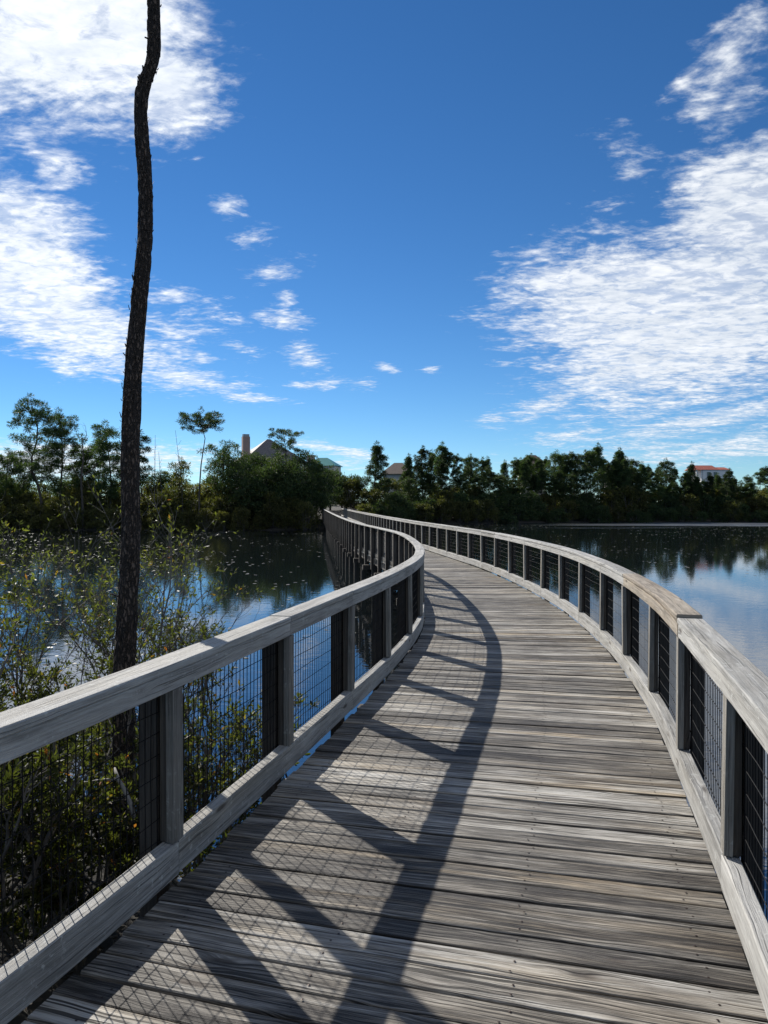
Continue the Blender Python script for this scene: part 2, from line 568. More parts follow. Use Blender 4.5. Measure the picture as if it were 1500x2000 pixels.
# ------------------------------------------------------------------ the setting: ground, water
SHORE = [(-2000, 95), (-90, 92), (-60, 90), (-45, 88), (-30, 87), (-18, 86.5), (-12, 87), (-8, 90), (-3, 100), (4, 110), (14, 116), (26, 120), (45, 121), (70, 122), (110, 124), (2000, 130)]
NEAR = [(-2000, 30), (-60, 22), (-30, 14), (-14, 10), (-8, 8.6), (-5, 8.0), (-3, 7.6), (-1.6, 6.6), (-.9, 4.6), (.2, 2.4), (2.0, 1.0), (5, .2), (9, -1.0), (40, -3), (2000, -8)]


def interp(tab, x):
    xs, ys = zip(*tab)
    return np.interp(x, xs, ys)


def axis(c0, c1, step, far):
    a = list(np.arange(c0, c1 + step / 2, step))
    g = step
    lo, hi = [], []
    x = c0
    while x > -far:
        g *= 1.35
        x -= g
        lo.append(x)
    g = step
    x = c1
    while x < far:
        g *= 1.35
        x += g
        hi.append(x)
    return np.array(lo[::-1] + a + hi)


rng = np.random.default_rng(5)
gx = np.unique(np.concatenate([axis(-110, 120, 2.0, 2500), np.arange(-14, 8, .5)]))
gy = np.unique(np.concatenate([axis(-30, 180, 2.0, 2500), np.arange(-4, 16, .5)]))
GX, GY = np.meshgrid(gx, gy)
wob = .5 * np.sin(GX * .9 + 1.3 * np.sin(GY * .6)) + .4 * np.sin(GX * 2.3 + GY * 1.7)
far_d = GY - interp(SHORE, GX) + wob * .8
near_d = interp(NEAR, GX) - GY + wob * .6
dist = np.maximum(far_d, near_d)
GZ = np.where(dist < 0, WATER + np.maximum(dist * .35, -1.2), WATER + np.minimum(dist * .16, 1.6))
GZ = GZ + np.where(dist > 0, .05 * np.sin(GX * 3.1) * np.sin(GY * 2.7), 0) + np.where(far_d > 8, np.minimum((far_d - 8) * .03, 1.6), 0)
GZ = np.where(near_d > 1.0, np.minimum(GZ, WATER + .55), GZ)
walk_x = -2.7 - .097 * (GY - 58)
GZ = np.where((np.abs(GX - walk_x) < 3.2) & (GY > 60) & (GY < 106), np.minimum(GZ, -.30), GZ)      # the bank stays under the deck
nx = len(gx)
ny = len(gy)
verts = np.stack([GX.ravel(), GY.ravel(), GZ.ravel()], 1)
ii = (np.arange(ny - 1)[:, None] * nx + np.arange(nx - 1)[None, :]).ravel()
faces = np.stack([ii, ii + 1, ii + 1 + nx, ii + nx], 1)
me = bpy.data.meshes.new('ground')
me.from_pydata(verts.tolist(), [], faces.tolist())
me.materials.append(M['ground'])
me.polygons.foreach_set('use_smooth', [True] * len(me.polygons))
link('ground', me, kind='structure')
me = bpy.data.meshes.new('water')
me.from_pydata([(-900, -60, WATER), (900, -60, WATER), (900, 300, WATER), (-900, 300, WATER)], [], [(0, 1, 2, 3)])
me.materials.append(M['water'])
link('water', me, kind='structure')


def ground_z(x, y):
    i = min(max(np.searchsorted(gx, x) - 1, 0), nx - 2)
    j = min(max(np.searchsorted(gy, y) - 1, 0), ny - 2)
    return float(GZ[j, i])


# ------------------------------------------------------------------ boardwalk line
KN = [0, 2.5, 5, 7.5, 10, 12.5, 15, 18, 21, 25, 32, 45, 80]
TH = [0.377, 0.247, 0.238, 0.177, 0.093, 0.009, -0.029, -0.076, -0.137, -0.147, -0.112, -0.099, -0.094]
S0, S1, DS = -4.0, 104.0, .05
ss = np.arange(S0, S1 + 3, DS)
th = np.interp(ss, KN, TH)
kk = np.ones(35) / 35
th = np.convolve(np.pad(th, 17, 'edge'), kk, 'valid')
cx = np.cumsum(np.sin(th)) * DS
cy = np.cumsum(np.cos(th)) * DS
i0 = int(round((0 - S0) / DS))
cx += -.515 - cx[i0]
cy += 1.0 - cy[i0]
HW = 1.22


def line(s):
    return (float(np.interp(s, ss, cx)), float(np.interp(s, ss, cy)), float(np.interp(s, ss, th)))


def pos(s, lat, z):
    x, y, a = line(s)
    lat *= 1 - .08 * float(np.interp(s, [5.5, 10, 19, 27], [0, 1, 1, 0]))      # the walk narrows a little through the bend
    return Vector((x + lat * math.cos(a), y - lat * math.sin(a), z))


rnd = random.Random(11)

# ---- deck planks
walk = thing('boardwalk', 'long curving boardwalk of grey weathered planks crossing the pond', 'boardwalk', (0, 0, 0))


def plank_mesh(mb, s0, s1, l0, l1, dz, warp, origin=None, rz=0.0, seg=3):
    """one board from station s0 to s1; l0/l1 left and right lateral ends; chamfered profile"""
    t_ = .038
    ch = .004
    rows = []
    for i in range(seg + 1):
        f_ = i / seg
        lat = l0 + (l1 - l0) * f_
        w0 = warp[0] * math.sin(math.pi * f_ * warp[1] + warp[2])
        a = pos(s0, lat, 0)
        c = pos(s1, lat, 0)
        d = (c - a)
        wd = d.length
        d.normalize()
        prof = [(0, -t_), (0, -ch), (ch, 0), (wd - ch, 0), (wd, -ch), (wd, -t_)]
        rows.append([(a + d * q + Vector((0, 0, z_ + dz + w0 + warp[3] * (q / wd - .5))), lat - l0, q + (z_ if k < 3 else -z_)) for k, (q, z_) in enumerate(prof)])
    inv = None
    if origin is not None:
        inv = Matrix.Rotation(-rz, 3, 'Z')
    b_ = len(mb.v)
    for r_ in rows:
        for (p, u, v) in r_:
            mb.v.append(inv @ (p - origin) if inv else p)
    k = 6
    for i in range(seg):
        for j in range(k - 1):
            a, c = b_ + i * k + j, b_ + (i + 1) * k + j
            uv = [(rows[i + x][j + y][1], rows[i + x][j + y][2]) for x, y in ((0, 0), (1, 0), (1, 1), (0, 1))]
            mb.face((a, c, c + 1, a + 1), uv)
        mb.face((b_ + i * k, b_ + i * k + k - 1, b_ + (i + 1) * k + k - 1, b_ + (i + 1) * k))
    mb.face(tuple(b_ + j for j in range(k)), [(r_[2] * .3, r_[2]) for r_ in rows[0]])
    mb.face(tuple(b_ + seg * k + j for j in reversed(range(k))), [(r_[2] * .3, r_[2]) for r_ in reversed(rows[seg])])


PITCH = .1445
s = -3.0
n_plank = 0
rest = MB()
nails = MB()
planks = []
while s < S1:
    w = PITCH - (rnd.uniform(.015, .023) if rnd.random() < .2 else rnd.uniform(.005, .013))
    sk = rnd.uniform(-.0025, .0025)
    l0 = -HW + rnd.uniform(-.034, .0)
    l1 = HW + rnd.uniform(.022, .05)
    dz = rnd.uniform(-.003, .003)
    warp = (rnd.uniform(0, .003), rnd.uniform(1, 2.2), rnd.uniform(0, 3), rnd.uniform(-.004, .004))
    if s > .9 and n_plank < 300:
        mb = MB()
        o = pos(s + w / 2, 0, 0)
        a = line(s + w / 2)[2]
        plank_mesh(mb, s + sk, s + w + sk, l0, l1, dz, warp, o, -a)
        ob = mb.build('plank', M['plank'], walk, loc=o)
        ob.rotation_euler = (0, 0, -a)
        n_plank += 1
        if s < 14:
            for lat in (-1.06, -.36, .36, 1.08):
                for q in (.28, .72):
                    c = pos(s + w * q + rnd.uniform(-.006, .006), lat + rnd.uniform(-.02, .02), dz + .0022)
                    b_ = len(nails.v)
                    rr = .0055
                    for j in range(7):
                        nails.v.append(c + Vector((rr * math.cos(j * .8976), rr * math.sin(j * .8976), 0)))
                    nails.v.append(c + Vector((0, 0, .0012)))
                    for j in range(7):
                        nails.face((b_ + j, b_ + (j + 1) % 7, b_ + 7))
    else:
        plank_mesh(rest, s + sk, s + w + sk, l0, l1, dz, warp, seg=1)
    s += PITCH
rest.build('far_planks', M['plank'], walk, kind='stuff')
nails.build('nail_heads', M['nail'], walk, kind='stuff')


def sweep(mb, s0, s1, lat0, lat1, z0, z1, step=.3, ch=.005, dz=(0, 0), dl=0.0):
    """a board following the walk between two lateral offsets and two heights"""
    n = max(2, int(math.ceil((s1 - s0) / step)))
    a, c = min(lat0, lat1), max(lat0, lat1)
    prof = [(a + ch, z0), (c - ch, z0), (c, z0 + ch), (c, z1 - ch), (c - ch, z1), (a + ch, z1), (a, z1 - ch), (a, z0 + ch)]
    per = [0]
    for i in range(8):
        p, q = prof[i], prof[(i + 1) % 8]
        per.append(per[-1] + math.hypot(p[0] - q[0], p[1] - q[1]))
    b_ = len(mb.v)
    for i in range(n + 1):
        f_ = i / n
        s_ = s0 + (s1 - s0) * f_
        for (l, z) in prof:
            mb.v.append(pos(s_, l + dl, z + dz[0] + (dz[1] - dz[0]) * f_))
    ds = (s1 - s0) / n
    for i in range(n):
        for j in range(8):
            k = (j + 1) % 8
            mb.face((b_ + i * 8 + j, b_ + i * 8 + k, b_ + (i + 1) * 8 + k, b_ + (i + 1) * 8 + j),
                    ((i * ds, per[j]), (i * ds, per[j + 1]), ((i + 1) * ds, per[j + 1]), ((i + 1) * ds, per[j])))
    mb.face(tuple(b_ + j for j in reversed(range(8))), [(prof[j][0] * .3, prof[j][1]) for j in reversed(range(8))])
    mb.face(tuple(b_ + n * 8 + j for j in range(8)), [(prof[j][0] * .3, prof[j][1]) for j in range(8)])


# ---- substructure under the deck
def frame_mtx(s, lat, z):
    p = pos(s, lat, z)
    a = line(s)[2]
    return Matrix.Translation(p) @ Matrix.Rotation(-a, 4, 'Z')


s = -3.0
while s < S1 - .5:
    e = min(s + 4.56, S1)
    for lat in (-1.14, -.4, .36, 1.10):
        mb = MB()
        sweep(mb, s + .004, e - .004, lat, lat + .04, -.275, -.044, .75)
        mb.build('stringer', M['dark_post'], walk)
    s += 4.56
s = .6
while s < S1:
    mb = MB()
    mb.box((-1.5, -.075, -.44), (1.5, .075, -.279), frame_mtx(s, 0, 0))
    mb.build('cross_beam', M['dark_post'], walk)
    for lat in (-1.12, 1.12):
        b0 = pos(s, lat, -2.7)
        mb = MB()
        mb.tube([b0, pos(s, lat, -1.3), pos(s, lat, -.442)], [.115, .11, .105], 10)
        mb.build('piling', M['piling'], walk)
    s += 3.04

# ---- railings
RAIL = 1.045
POST_STEP = 1.52
POST_START = {-1: 2.38 - 1.52 * 3, 1: 2.92 - 1.52 * 3}
seg_len = {-1: [2, 2, 1, 1, 2, 2, 2, 2], 1: [2, 2, 2, 2, 2, 2, 2, 2]}
for side, label in ((-1, 'grey timber and black wire mesh railing along the left edge of the boardwalk'),
                    (1, 'grey timber and wire mesh railing along the right edge, one cap board brown')):
    rail = thing('railing', label, 'railing', pos(0, side * HW, 0), 0, 'railings of the boardwalk')
    org = pos(0, side * HW, 0)

    def fin(mb, name, material, smooth=False, kind=None):
        mb.v = [v - org for v in mb.v]
        return mb.build(name, material, rail, smooth, kind=kind)

    def o2(o):
        return side * (HW + o)

    posts = []
    s = POST_START[side]
    while s < S1:
        posts.append(s)
        s += POST_STEP + rnd.uniform(-.02, .02)
    # uprights: slim inner post between the rails, heavy outer post running down past the deck
    for i, s in enumerate(posts):
        tw = rnd.uniform(-.012, .012)
        mb = MB()
        f = frame_mtx(s, o2(.041), 0) @ Matrix.Rotation(tw, 4, 'Y')
        mb.box((-.019, -.0445, .192), (.019, .0445, RAIL - .129), f)
        mb.uv = [tuple((y, x) for x, y in u) for u in mb.uv]          # grain runs up the post
        fin(mb, 'post', M['post'])
        mb = MB()
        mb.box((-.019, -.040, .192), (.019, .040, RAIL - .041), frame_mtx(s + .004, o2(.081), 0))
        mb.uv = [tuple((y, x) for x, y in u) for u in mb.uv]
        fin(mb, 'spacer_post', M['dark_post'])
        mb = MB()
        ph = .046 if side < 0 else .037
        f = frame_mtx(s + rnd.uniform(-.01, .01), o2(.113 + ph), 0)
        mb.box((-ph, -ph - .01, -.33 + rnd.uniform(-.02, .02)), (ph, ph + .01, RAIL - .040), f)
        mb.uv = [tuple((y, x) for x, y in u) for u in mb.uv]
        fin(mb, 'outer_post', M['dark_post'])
    # boards, each spanning one or more bays
    def runs(off, lens):
        a = posts[0] - 1.2
        i = 0
        k = off
        out_ = []
        while a < S1 - .1:
            i += lens[k % len(lens)]
            k += 1
            e_ = posts[i] if i < len(posts) else S1
            out_.append((a, min(e_, S1)))
            a = e_
        return out_
    caps = runs(0, [2, 2, 1, 2] if side < 0 else [2, 2, 2, 1])
    prev = 0.0
    for n, (a, e_) in enumerate(caps):
        mid = (a + e_) / 2
        raised = side > 0 and a < 6.0 < e_
        d0, d1 = rnd.uniform(-.003, .004), rnd.uniform(-.003, .004)
        mm = M['rail']
        if raised:
            d0, d1, mm = .022, .004, M['rail_brown']
        mb = MB()
        sweep(mb, a + .003, e_ - .003, o2(.018), o2(.178), RAIL - .038, RAIL, .16, .006, (d0, d1), rnd.uniform(-.004, .004))
        ob = fin(mb, 'cap_board', mm)
        if raised:
            ob['label'] = 'brown cap board with its near end sprung up'
    for n, (a, e_) in enumerate(caps):
        raised = side > 0 and a < 6.0 < e_
        mb = MB()
        sweep(mb, a + .003, e_ - .003, o2(.026), o2(.066), RAIL - .128, RAIL - .0405, .2, .004, (0, 0), rnd.uniform(-.002, .002))
        fin(mb, 'rail_board', M['rail_brown'] if raised else M['rail'])
    for n, (a, e_) in enumerate(runs(1, [2, 1, 2, 2])):
        mb = MB()
        z_ = rnd.uniform(-.004, .006)
        sweep(mb, a + .003, e_ - .003, o2(.022), o2(.098), .028, .190, .2, .006, (z_ - .004, z_ - .004), rnd.uniform(-.003, .003))
        fin(mb, 'bottom_board', M['rail'])
    # welded wire mesh, one panel per bay
    for i in range(len(posts) - 1):
        a, e_ = posts[i], posts[i + 1]
        if a > 62:
            break
        mb = MB()
        near = a < 16
        nv = int((e_ - a) / .0508)
        o_ = .1065
        rw = .0024
        jit = [rnd.uniform(-.004, .004) for _ in range(nv + 1)]
        for k in range(nv + 1):
            s_ = a + (e_ - a) * k / nv
            j = jit[k]
            mb.tube([pos(s_, o2(o_), .05), pos(s_ + j, o2(o_ + .003), .5), pos(s_, o2(o_), RAIL - .06)], rw, 4, False)
        for k in range(9):
            z_ = .10 + .1016 * k
            q = [pos(a + (e_ - a) * f_ / 5, o2(o_ - .0027 + .003 * math.sin(f_ * 2.1 + k)), z_ + .004 * math.sin(f_ * 1.7 + k * 2)) for f_ in range(6)]
            mb.tube(q, rw, 4, False)
        fin(mb, 'mesh_panel', M['wire'])

# ------------------------------------------------------------------ houses beyond the trees
def hip_roof(mb, cx_, cy_, z0, lx, ly, h, ridge=0.0, over=0.0):
    b_ = len(mb.v)
    X, Y = lx / 2 + over, ly / 2 + over
    mb.v += [Vector(p) for p in ((cx_ - X, cy_ - Y, z0), (cx_ + X, cy_ - Y, z0), (cx_ + X, cy_ + Y, z0), (cx_ - X, cy_ + Y, z0),
                                 (cx_ - ridge / 2, cy_, z0 + h), (cx_ + ridge / 2, cy_, z0 + h))]
    sl = math.hypot(Y, h)
    for idx, uv in (((0, 1, 5, 4), ((0, 0), (2 * X, 0), (X + ridge / 2, sl), (X - ridge / 2, sl))), ((1, 2, 5), ((0, 0), (2 * Y, 0), (Y, sl))),
                    ((2, 3, 4, 5), ((0, 0), (2 * X, 0), (X + ridge / 2, sl), (X - ridge / 2, sl))), ((3, 0, 4), ((0, 0), (2 * Y, 0), (Y, sl))),
                    ((3, 2, 1, 0), ((0, 0), (2 * X, 0), (2 * X, 2 * Y), (0, 2 * Y)))):
        mb.face(tuple(b_ + i for i in idx), uv)


def bx(parent, name, material, lo, hi):
    mb = MB()
    mb.box(lo, hi)
    return mb.build(name, material, parent)


def window(parent, x, y, z, w, h):
    """frame proud of a wall facing -Y, pane set inside it"""
    mb = MB()
    t_ = .09
    mb.box((x - w / 2, y - .06, z), (x + w / 2, y + .02, z + t_))
    mb.box((x - w / 2, y - .06, z + h - t_), (x + w / 2, y + .02, z + h))
    mb.box((x - w / 2, y - .06, z + t_), (x - w / 2 + t_, y + .02, z + h - t_))
    mb.box((x + w / 2 - t_, y - .06, z + t_), (x + w / 2, y + .02, z + h - t_))
    fr = mb.build('window', M['white'], parent)
    bx(fr, 'pane', M['glass'], (x - w / 2 + t_, y - .02, z + t_), (x + w / 2 - t_, y + .01, z + h - t_))


D = 142
h = thing('house', 'house with brown-grey hip roof and tall pinkish chimney rising over dark trees', 'house', (at(525, D), D, .2), R(24))
bx(h, 'wall', M['stucco'], (-5.6, -4.6, 0), (5.6, 4.6, 8.9))
mb = MB()
hip_roof(mb, 0, 0, 8.95, 11.2, 9.2, zat(858, D) - .2 - 8.95, .6, .6)
rf = mb.build('roof', M['shingle'], h)
ch = bx(h, 'chimney', M['brick'], (-5.75, -3.7, 6.0), (-4.45, -2.6, zat(857, D) - .25))
bx(ch, 'chimney_cap', M['cap_metal'], (-5.65, -3.6, zat(857, D) - .25), (-4.55, -2.7, zat(853, D) - .2))
for x_ in (-3.2, 0, 3.2):
    window(h, x_, -4.6, 6.4, 1.3, 1.7)
    window(h, x_, -4.6, 2.8, 1.3, 1.9)
D = 150
h = thing('house', 'cream house with two tiers of teal green metal roof', 'house', (at(634, D), D, .2), R(-10))
zt = zat(894, D) - .2
bx(h, 'wall', M['stucco'], (-5.4, -3, 0), (5.0, 4, 4.9))
bx(h, 'upper_wall', M['stucco'], (-3.2, -2.4, 4.9), (2.6, 3, zt - 1.75))
mb = MB()
hip_roof(mb, -.3, .3, zt - 1.72, 5.8, 5.4, 1.72, 1.6, .45)
mb.build('roof', M['teal_metal'], h)
mb = MB()
hip_roof(mb, -.2, .5, 4.93, 10.4, 7, 1.9, 4.0, .5)
mb.build('lower_roof', M['teal_metal'], h)
bx(h, 'chimney', M['brick'], (-3.3, -1.2, 5.0), (-1.9, -.2, zat(889, D) - .2))
window(h, 1.0, -2.4, zt - 3.2, 1.0, 1.2)
window(h, -1.2, -2.4, zt - 3.2, 1.0, 1.2)
window(h, 3.4, -3, 2.6, 1.2, 1.4)
for px, D, top, wd, lab in ((778, 140, 904, 4.4, 'small gabled house with dark brown roof, half hidden between two pines'),
                            (1038, 150, 889, 4.6, 'house with low dark brown roof just showing over the pines'),
                            (1208, 152, 908, 5.0, 'pale house almost hidden behind the pine wood')):
    zt = zat(top, D) - .2
    h = thing('house', lab, 'house', (at(px, D), D, .2), R(rnd.uniform(-12, 12)))
    bx(h, 'wall', M['stucco'], (-wd / 2, -3.2, 0), (wd / 2, 3.2, zt - 2.2))
    mb = MB()
    hip_roof(mb, 0, 0, zt - 2.17, wd, 6.4, 2.17, wd * .35, .6)
    mb.build('roof', M['brown_shingle'], h)
    for x_ in (-wd * .25, wd * .25):
        window(h, x_, -3.2, zt - 4.4, 1.1, 1.5)
D = 160
zt = zat(909, D) - .2
h = thing('house', 'white house with a red clay tile roof standing above the treetops', 'house', (at(1382, D), D, .2), R(4))
bx(h, 'wall', M['white'], (-2.2, -2.2, 0), (3.6, 2.6, zt - 1.05))
for x_ in (-3.4, -2.35):
    bx(h, 'porch_post', M['white'], (x_ - .12, -2.1, 0), (x_ + .12, -1.86, zt - 1.05))
bx(h, 'porch_floor', M['white'], (-3.6, -2.2, zt - 4.2), (-2.2, 2.6, zt - 3.9))
mb = MB()
hip_roof(mb, -1.25, .2, zt - 1.02, 5.0, 5, 1.02, 4.4, .12)
mb.build('roof', M['red_tile'], h)
mb = MB()
hip_roof(mb, 2.55, .2, zt - 1.0, 2.6, 5, .62, 2.2, .1)
mb.build('side_roof', M['red_tile'], h)
window(h, -.9, -2.2, zt - 2.9, 1.0, 1.5)
window(h, .5, -2.2, zt - 2.9, 1.0, 1.5)
window(h, 2.6, -2.2, zt - 2.9, .9, 1.1)

# ------------------------------------------------------------------ trees
def tufts(mb, c, rad, n, size, r_, flat=.75, up=.25, slim=1.0):
    """needle or leaf blades standing outward round a clump centre"""
    for _ in range(n):
        d = Vector((r_.gauss(0, 1), r_.gauss(0, 1), r_.gauss(0, 1) + up)).normalized()
        k = r_.random() ** .5
        p = c + Vector((d.x * rad * k, d.y * rad * k, d.z * rad * flat * k))
        side_ = d.cross(Vector((r_.gauss(0, 1), r_.gauss(0, 1), r_.gauss(0, 1)))).normalized()
        L = size * r_.uniform(.6, 1.3)
        wv = side_ * (size * r_.uniform(.13, .26) * slim)
        d = (d + Vector((r_.gauss(0, .4), r_.gauss(0, .4), r_.gauss(0, .4)))).normalized()
        b_ = len(mb.v)
        mb.v += [p - wv, p + wv, p + d * L + wv * .5, p + d * L - wv * .5]
        mb.face((b_, b_ + 1, b_ + 2, b_ + 3))


def trunk_path(h_, r_, lean=(0, 0), wob=.03, n=9, bends=None):
    pts = []
    for i in range(n):
        f_ = i / (n - 1)
        x = lean[0] * f_ + h_ * wob * math.sin(f_ * 5 + r_) * f_
        y = lean[1] * f_ + h_ * wob * math.sin(f_ * 4 + r_ * 2) * f_
        pts.append(Vector((x, y, h_ * f_)))
    if bends:
        for i, p in enumerate(pts):
            f_ = i / (n - 1)
            p.x += np.interp(f_, [b_[0] for b_ in bends], [b_[1] for b_ in bends])
    return pts


def on_path(pts, f_):
    x = f_ * (len(pts) - 1)
    i = min(int(x), len(pts) - 2)
    return pts[i].lerp(pts[i + 1], x - i)


def make_tree(name, seed, h_, cb, prof, n_limb, clump, nface, size, lean=(0, 0), wob=.03, tr=.14, bends=None, flat=.7, up=.25, rise=.35, leaf='needles',
              sub=2, label='', cat='tree', group=None, tip_tuft=True, fill=1.0):
    """trunk, limbs and a crown of tufted clumps; prof(f) is the crown radius for f from crown base 0 to top 1"""
    r_ = random.Random(seed)
    root = thing(name, label, cat, (0, 0, 0), 0, group)
    tm, cm = MB(), MB()
    pts = trunk_path(h_ * .97, seed, lean, wob, 10, bends)
    tm.tube(pts, [tr * (1 - .82 * i / 9) for i in range(10)], 8)
    ga = r_.uniform(0, 6.28)
    for k in range(n_limb):
        f_ = (k + r_.uniform(.1, .9)) / n_limb
        ff = cb + (1 - cb) * f_
        base = on_path(pts, min(ff * .97, .99))
        ga += 2.4 + r_.uniform(-.5, .5)
        L = prof(f_) * r_.uniform(.65, 1.12)
        if L < .15:
            continue
        d = Vector((math.cos(ga), math.sin(ga), rise * r_.uniform(.3, 1.4) * (1 - .3 * f_)))
        tip = base + d * L
        midp = base + d * L * .5 + Vector((r_.gauss(0, .08), r_.gauss(0, .08), r_.gauss(-.05, .1))) * L
        lr = max(.015, tr * .30 * (1 - .6 * f_))
        tm.tube([base, midp, tip], [lr, lr * .7, lr * .3], 5, False)
        for q in range(sub + 1):
            if q == 0:
                c = tip
            else:
                e_ = midp.lerp(tip, r_.uniform(-.3, .9))
                c = e_ + Vector((r_.gauss(0, 1), r_.gauss(0, 1), r_.gauss(.25, .5))) * (L * .27)
                tm.tube([e_, c], [lr * .4, lr * .2], 4, False)
            if r_.random() < fill:
                if leaf == 'needles':
                    tufts(cm, c, clump * r_.uniform(.6, 1.05), int(nface * r_.uniform(2.2, 3.4)), size * .85, r_, flat, up, .6)
                else:
                    tufts(cm, c, clump * r_.uniform(.65, 1.3), int(nface * r_.uniform(.7, 1.3)), size, r_, flat, up)
    if tip_tuft:
        tufts(cm, pts[-1] + Vector((0, 0, h_ * .01)), clump * .7, nface * 2, size * .85, r_, 1.2, .5, .55)
    tm.build('trunk', M['trunk_far'], root, True)
    cm.build('crown', M[leaf], root)
    return root


def bell(a, b_, p=1.0):
    return lambda f_: a + b_ * math.sin(math.pi * min(max(f_, 0), 1)) ** p


GR = 'dark pines of the wood on the far right bank'
LR = 'dark green pine in the dense wood lining the far right bank'
PINES = [make_tree('pine_tree', 21, 11.0, .46, lambda f_: .35 + 1.25 * (1 - f_) ** .8, 26, .46, 44, .28, label=LR, group=GR, tr=.12),
         make_tree('pine_tree', 22, 11.5, .58, bell(.35, 1.05), 20, .44, 44, .28, label=LR, group=GR, tr=.12, lean=(.6, .1)),
         make_tree('pine_tree', 23, 10.5, .40, lambda f_: .3 + 1.35 * (1 - f_), 28, .46, 42, .27, label=LR, group=GR, tr=.12),
         make_tree('pine_tree', 24, 11.0, .64, bell(.55, 1.0, .7), 15, .46, 46, .30, label=LR, group=GR, tr=.11, lean=(-.7, 0), rise=.6),
         make_tree('pine_tree', 25, 10.0, .30, bell(.6, 1.25, .6), 30, .52, 42, .28, label=LR, group=GR, tr=.14),
         make_tree('pine_tree', 26, 11.0, .70, bell(.35, 1.0, .8), 13, .42, 42, .28, label=LR, group=GR, tr=.09, rise=.5)]


def top_line(px):
    return float(np.interp(px, [640, 690, 740, 790, 830, 870, 900, 950, 1000, 1050, 1100, 1160, 1210, 1260, 1300, 1340, 1400, 1450, 1490, 1600],
                           [935, 935, 925, 905, 868, 862, 872, 886, 892, 884, 872, 868, 882, 890, 905, 906, 922, 916, 902, 905]))


def place(var, px, D, top, first=[set()], sx=None):
    """put a copy of a tree so that its real height carries it to the given skyline"""
    x = at(px, D)
    z0 = ground_z(x, D) - .1
    h_ = (zat(top, D) - z0)
    hh = HT[var.name]
    sc = h_ / hh
    w = min(max(sc, .75), 1.25) if sx is None else sx
    rz = rnd.uniform(0, 6.28)
    if var.name not in first[0]:
        first[0].add(var.name)
        var.location = (x, D, z0)
        var.rotation_euler = (0, 0, rz)
        var.scale = (w, w, sc)
        return var
    return dup(var, (x, D, z0), rz, (w, w, sc))


HT = {}
for p_, h_ in zip(PINES, (11.2, 11.7, 10.7, 11.2, 10.2, 11.2)):
    HT[p_.name] = h_

px = 800
while px < 1640:
    D = float(np.interp(px, [640, 800, 1000, 1500], [112, 122, 128, 130])) + rnd.uniform(-2.5, 3)
    low = 30 if rnd.random() < .35 else 0
    place(rnd.choice(PINES), px, D, top_line(px) + rnd.uniform(-12, 14) + low)
    px += rnd.uniform(17, 31)
px = 790
while px < 1650:
    D = float(np.interp(px, [640, 800, 1000, 1500], [120, 130, 136, 138])) + rnd.uniform(-2, 3)
    place(rnd.choice(PINES), px, D, top_line(px) + rnd.uniform(4, 22))
    px += rnd.uniform(22, 36)
px = 800
while px < 1640:
    D = float(np.interp(px, [640, 800, 1000, 1500], [116, 119, 125, 127])) + rnd.uniform(-1.5, 1)
    place(rnd.choice(PINES[:3] + PINES[4:5]), px, D, top_line(px) + rnd.uniform(28, 60), sx=rnd.uniform(.8, 1.1))
    px += rnd.uniform(24, 44)

for px, top in ((1340, 918), (1362, 926), (1384, 924), (1402, 923), (1423, 914), (1196, 892), (1222, 890), (1026, 895), (1056, 892)):
    place(rnd.choice(PINES[:3]), px, 127 + rnd.uniform(-2, 2), top)

# trees with a shape of their own
HERO = []


def hero(px, D, top, rz=0.0, **kw):
    x = at(px, D)
    z0 = ground_z(x, D) - .1
    h_ = zat(top, D) - z0
    r0 = make_tree(h_=h_, **kw)
    r0.location = (x, D, z0)
    r0.rotation_euler = (0, 0, rz)
    return r0


hero(733, 112, 866, name='pine_tree', seed=41, cb=.22, prof=lambda f_: .35 + 2.3 * (1 - f_) ** .8, n_limb=34, clump=.62, nface=60, size=.28, tr=.16,
     label='dense cone-shaped pine standing alone just right of the far end of the boardwalk', cat='pine')
hero(72, 90, 772, name='pine_tree', seed=42, cb=.36, prof=bell(1.1, 1.4, .6), n_limb=30, clump=.66, nface=60, size=.30, tr=.21, rise=.5,
     bends=[(0, .9), (.3, .5), (.5, -.9), (.72, .1), (.85, -.3), (1, -.8)], label='tall twisted pine with a crooked trunk, highest tree on the left bank', cat='pine', sub=2, fill=.9)
hero(118, 92, 800, name='pine_tree', seed=43, cb=.28, prof=bell(1.1, 1.4, .7), n_limb=36, clump=.68, nface=56, size=.3, tr=.18,
     label='bushy pine right beside the tall twisted pine', cat='pine', rise=.3)
hero(214, 90, 826, name='pine_tree', seed=44, cb=.32, prof=bell(.8, 1.3, .7), n_limb=30, clump=.62, nface=50, size=.3, tr=.16,
     label='loose crowned pine just left of the bare trunk in front', cat='pine')
hero(276, 91, 842, name='pine_tree', seed=45, cb=.45, prof=bell(.5, 1.0, .7), n_limb=14, clump=.55, nface=46, size=.3, tr=.12,
     label='thin pine just right of the bare trunk in front', cat='pine')
hero(392, 88, 797, name='pine_tree', seed=46, cb=.86, prof=bell(1.6, .8, .6), n_limb=24, clump=.50, nface=42, size=.24, tr=.13, rise=.15, flat=.5,
     bends=[(0, -.2), (.35, -.15), (.6, .1), (.74, .5), (.80, .55), (.87, .1), (1, .05)], label='lone flat-topped pine on a bare crooked stem, left bank', cat='pine', wob=.0, fill=.95)
hero(350, 90, 896, name='small_tree', seed=47, cb=.45, prof=bell(.6, .7, .6), n_limb=16, clump=.5, nface=50, size=.22, leaf='bush_leaf', tr=.09,
     label='small round tree left of the flat-topped pine', cat='tree')
